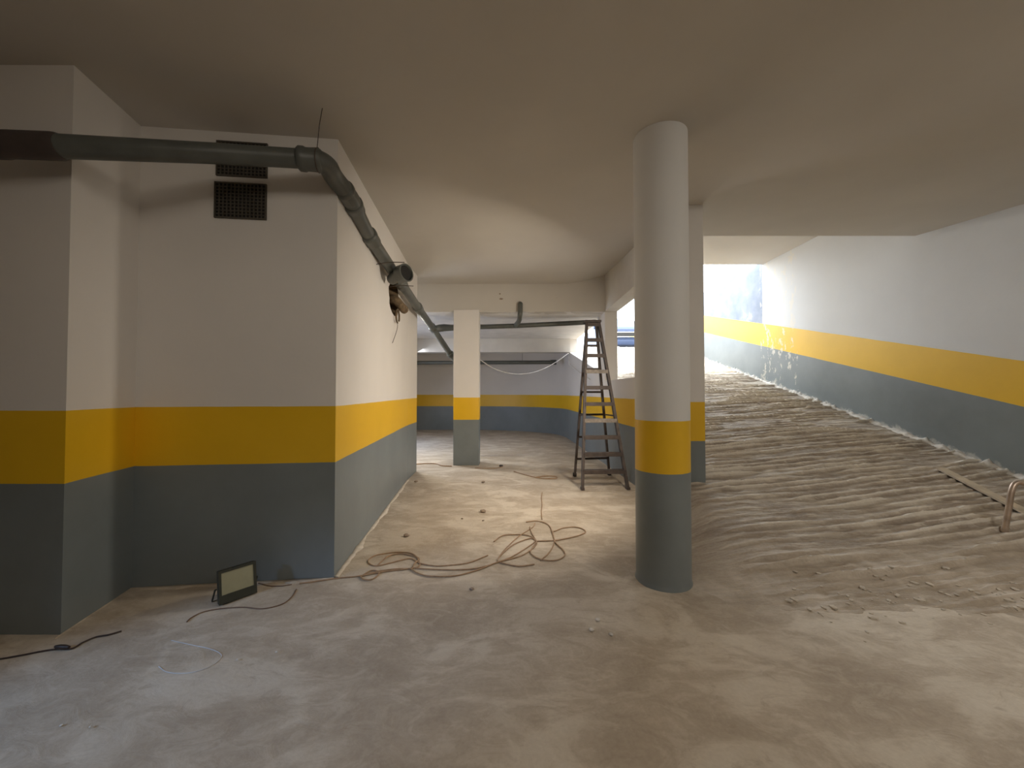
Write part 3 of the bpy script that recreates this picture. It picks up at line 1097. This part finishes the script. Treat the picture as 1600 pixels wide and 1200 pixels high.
# crumbs of plaster and pebbles
def pebble(p, s, mat, label):
    bm = bmesh.new()
    bmesh.ops.create_icosphere(bm, subdivisions=2, radius=1)
    sd = random.uniform(0, 50)
    for v in bm.verts:
        q = 1 + 0.35 * noise.noise(v.co * 1.3 + Vector((sd, 0, 0)))
        v.co = Vector((v.co.x * s * q * 1.25, v.co.y * s * q, v.co.z * s * q * 0.6))
        v.co += Vector((p.x, p.y, p.z + s * 0.45))
    o = link('pebble', bm, mat, smooth='all')
    tag(o, label, 'pebble')


for (px, py, s, m, lab) in (
        (783, 729, .030, M_cord_dark, 'dark brown lump on the floor right of the square column foot'),
        (755, 754, .022, M_stone, 'brown pebble on the floor in front of the square column'),
        (650, 753, .020, M_stone, 'small brown pebble at the corner of the white wall'),
        (635, 838, .022, M_stone, 'brown pebble in a stain left of the floor centre'),
        (755, 800, .026, M_stone, 'flat brown crumb beside the shallow dent in the floor'),
        (722, 811, .010, M_stone, 'tiny dark crumb left of the flat brown crumb'),
        (755, 814, .010, M_stone, 'tiny dark crumb below the flat brown crumb'),
        (737, 921, .012, M_stone, 'dark crumb on the floor below the tangled cord'),
        (934, 969, .012, M_plaster, 'white plaster crumb on the floor left of the round column'),
        (924, 985, .012, M_plaster, 'white plaster crumb, second of three left of the round column'),
        (955, 992, .010, M_plaster, 'white plaster crumb, nearest the round column of three'),
        (432, 1019, .006, M_plaster, 'white speck of plaster on the bluish floor right of the string'),
        (371, 1031, .005, M_plaster, 'small white speck just right of the looped string'),
        (96, 1134, .005, M_plaster, 'white speck at the bottom left of the floor'),
        (141, 1136, .004, M_plaster, 'faint white speck right of the bottom left one'),
        (952, 735, .020, M_rubber, 'black lump on the floor below the ladder')):
    pebble(fl(px, py), s, m, lab)

# loose crumbs where the raked ramp runs out into the floor
bm = bmesh.new()
rr = random.Random(5)
for k in range(170):
    x = rr.uniform(1.7, 4.6)
    y = 2.42 + rr.gauss(0, 0.13) + 0.05 * math.sin(3 * x)
    s_ = rr.choice((0.006, 0.008, 0.010, 0.013, 0.018))
    c = Vector((x, y, max(floor_z(x, y), ramp_z(x, y)) + s_ * 0.2))
    m = Matrix.Translation(c) @ Matrix.Rotation(rr.uniform(0, 6.3), 4, 'Z') @ Matrix.Diagonal((s_ * 1.5, s_, s_ * 0.6, 1))
    bmesh.ops.create_icosphere(bm, subdivisions=1, radius=1, matrix=m)
o = link('rubble', bm, M_dust)
o['kind'] = 'stuff'
tag(o, 'loose concrete crumbs scattered along the foot of the ramp', 'rubble')

# ------------------------------------------------------------------ batten and steel frame on the ramp
a = rp(1470, 732, 0.035); b = rp(1640, 819, 0.035)
bm = bmesh.new()
sd = (b - a).cross(Vector((0, -RS, 1))).normalized()
bar(bm, a, b, 0.085, 0.018, sd)
o = link('wooden_batten', bm, M_plank)
tag(o, 'long pale wooden batten lying on the ramp at the right edge', 'plank')

f0 = rp(1570, 829, 0.02)
top0 = f0 + Vector((0.10, 0.02, 0.36))
pts = [f0, f0.lerp(top0, .5), f0.lerp(top0, .88), top0 + Vector((0.03, 0.0, 0.012)), top0 + Vector((0.09, -0.015, 0.01)), top0 + Vector((0.30, -0.08, -0.01)),
       top0 + Vector((0.62, -0.18, -0.02)), top0 + Vector((0.70, -0.2, -0.05)), top0 + Vector((0.78, -0.2, -0.30))]
pts[-1].z = ramp_plane(pts[-1].y) + 0.02
sf = tube('steel_tube_frame', catmull(pts, 5), 0.019, M_steel, seg=12)
tag(sf, 'bent steel tube frame standing on the ramp at the right edge', 'frame')
tube('foot_cap', [f0 + Vector((-.004, 0, -.016)), f0 + Vector((.008, 0, .03))], 0.023, M_steel, sf, 10)

# ------------------------------------------------------------------ car at the top of the ramp
def car():
    gz = 2.747
    x0, x1 = 3.50, 5.32
    yf = 14.45
    root = empty('car', ((x0 + x1) / 2, yf + 2, gz), 'blue car parked at the top of the ramp beyond the round column', 'car')
    cx = (x0 + x1) / 2
    prof = [(0.0, .28), (-0.06, .45), (-.05, .72), (0.02, .92), (0.14, 1.02), (1.0, 1.10), (1.12, 1.12), (1.75, 1.64), (2.1, 1.72), (3.4, 1.70), (4.0, 1.2), (4.1, .9), (4.1, .3)]
    bm = bmesh.new()
    rows = []
    for (fx, ins) in ((-1, 0.10), (-0.94, 0.0), (-0.5, -0.02), (0, -0.03), (0.5, -0.02), (0.94, 0.0), (1, 0.10)):
        row = []
        for (y, z) in prof:
            hw = (x1 - x0) / 2
            tum = 1.0 if z < 1.12 else 1.0 - 0.28 * (z - 1.12) / 0.6
            yy = y + (ins if y < 2 else -ins)
            row.append(bm.verts.new((cx + fx * hw * tum, yf + yy, gz + z - (0.05 if abs(fx) == 1 and z > .9 else 0))))
        rows.append(row)
    for i in range(len(rows) - 1):
        for k in range(len(prof)):
            j = (k + 1) % len(prof)
            bm.faces.new((rows[i][k], rows[i + 1][k], rows[i + 1][j], rows[i][j]))
    bm.faces.new(rows[0]); bm.faces.new(rows[-1][::-1])
    bmesh.ops.triangulate(bm, faces=[f for f in bm.faces if len(f.verts) > 4])
    link('body', bm, M_car, root, smooth=30)
    # windscreen
    bm = bmesh.new()
    vs = [bm.verts.new((cx + s * w_, yf + y, gz + z)) for (s, w_, y, z) in
          ((-1, .80, 1.10, 1.135), (1, .80, 1.10, 1.135), (1, .66, 1.70, 1.625), (-1, .66, 1.70, 1.625))]
    vb = [bm.verts.new(v.co + Vector((0, .02, -.02))) for v in vs]
    bm.faces.new(vs); bm.faces.new(vb[::-1])
    for k in range(4):
        bm.faces.new((vs[k], vb[k], vb[(k + 1) % 4], vs[(k + 1) % 4]))
    link('windscreen', bm, M_cglass, root)
    box('bumper', cx - .86, cx + .86, yf - .14, yf + .05, gz + .30, gz + .50, M_car, root, bev=.03)
    box('grille', cx - .45, cx + .45, yf - .09, yf - .02, gz + .62, gz + .80, M_rubber, root, bev=.01)
    box('grille_bar', cx - .80, cx + .62, yf - .12, yf - .06, gz + .595, gz + .625, M_chrome, root)
    box('grille_bar', cx - .86, cx + .86, yf - .10, yf - .03, gz + .775, gz + .80, M_chrome, root)
    for s in (-1, 1):
        box('headlamp', cx + s * .66 - .17, cx + s * .66 + .17, yf - .085, yf + .02, gz + .82, gz + .95, M_chead, root, bev=.02)
        box('mirror', cx + s * .98 - .09, cx + s * .98 + .09, yf + 1.2, yf + 1.3, gz + 1.12, gz + 1.27, M_car, root, bev=.03)
        for yy in (.75, 3.2):
            bm = bmesh.new()
            bmesh.ops.create_cone(bm, cap_ends=True, segments=24, radius1=.33, radius2=.33, depth=.2,
                                  matrix=Matrix.Translation((cx + s * .80, yf + yy, gz + .33)) @ Matrix.Rotation(math.pi / 2, 4, 'Y'))
            link('wheel', bm, M_rubber, root, smooth=40)


car()
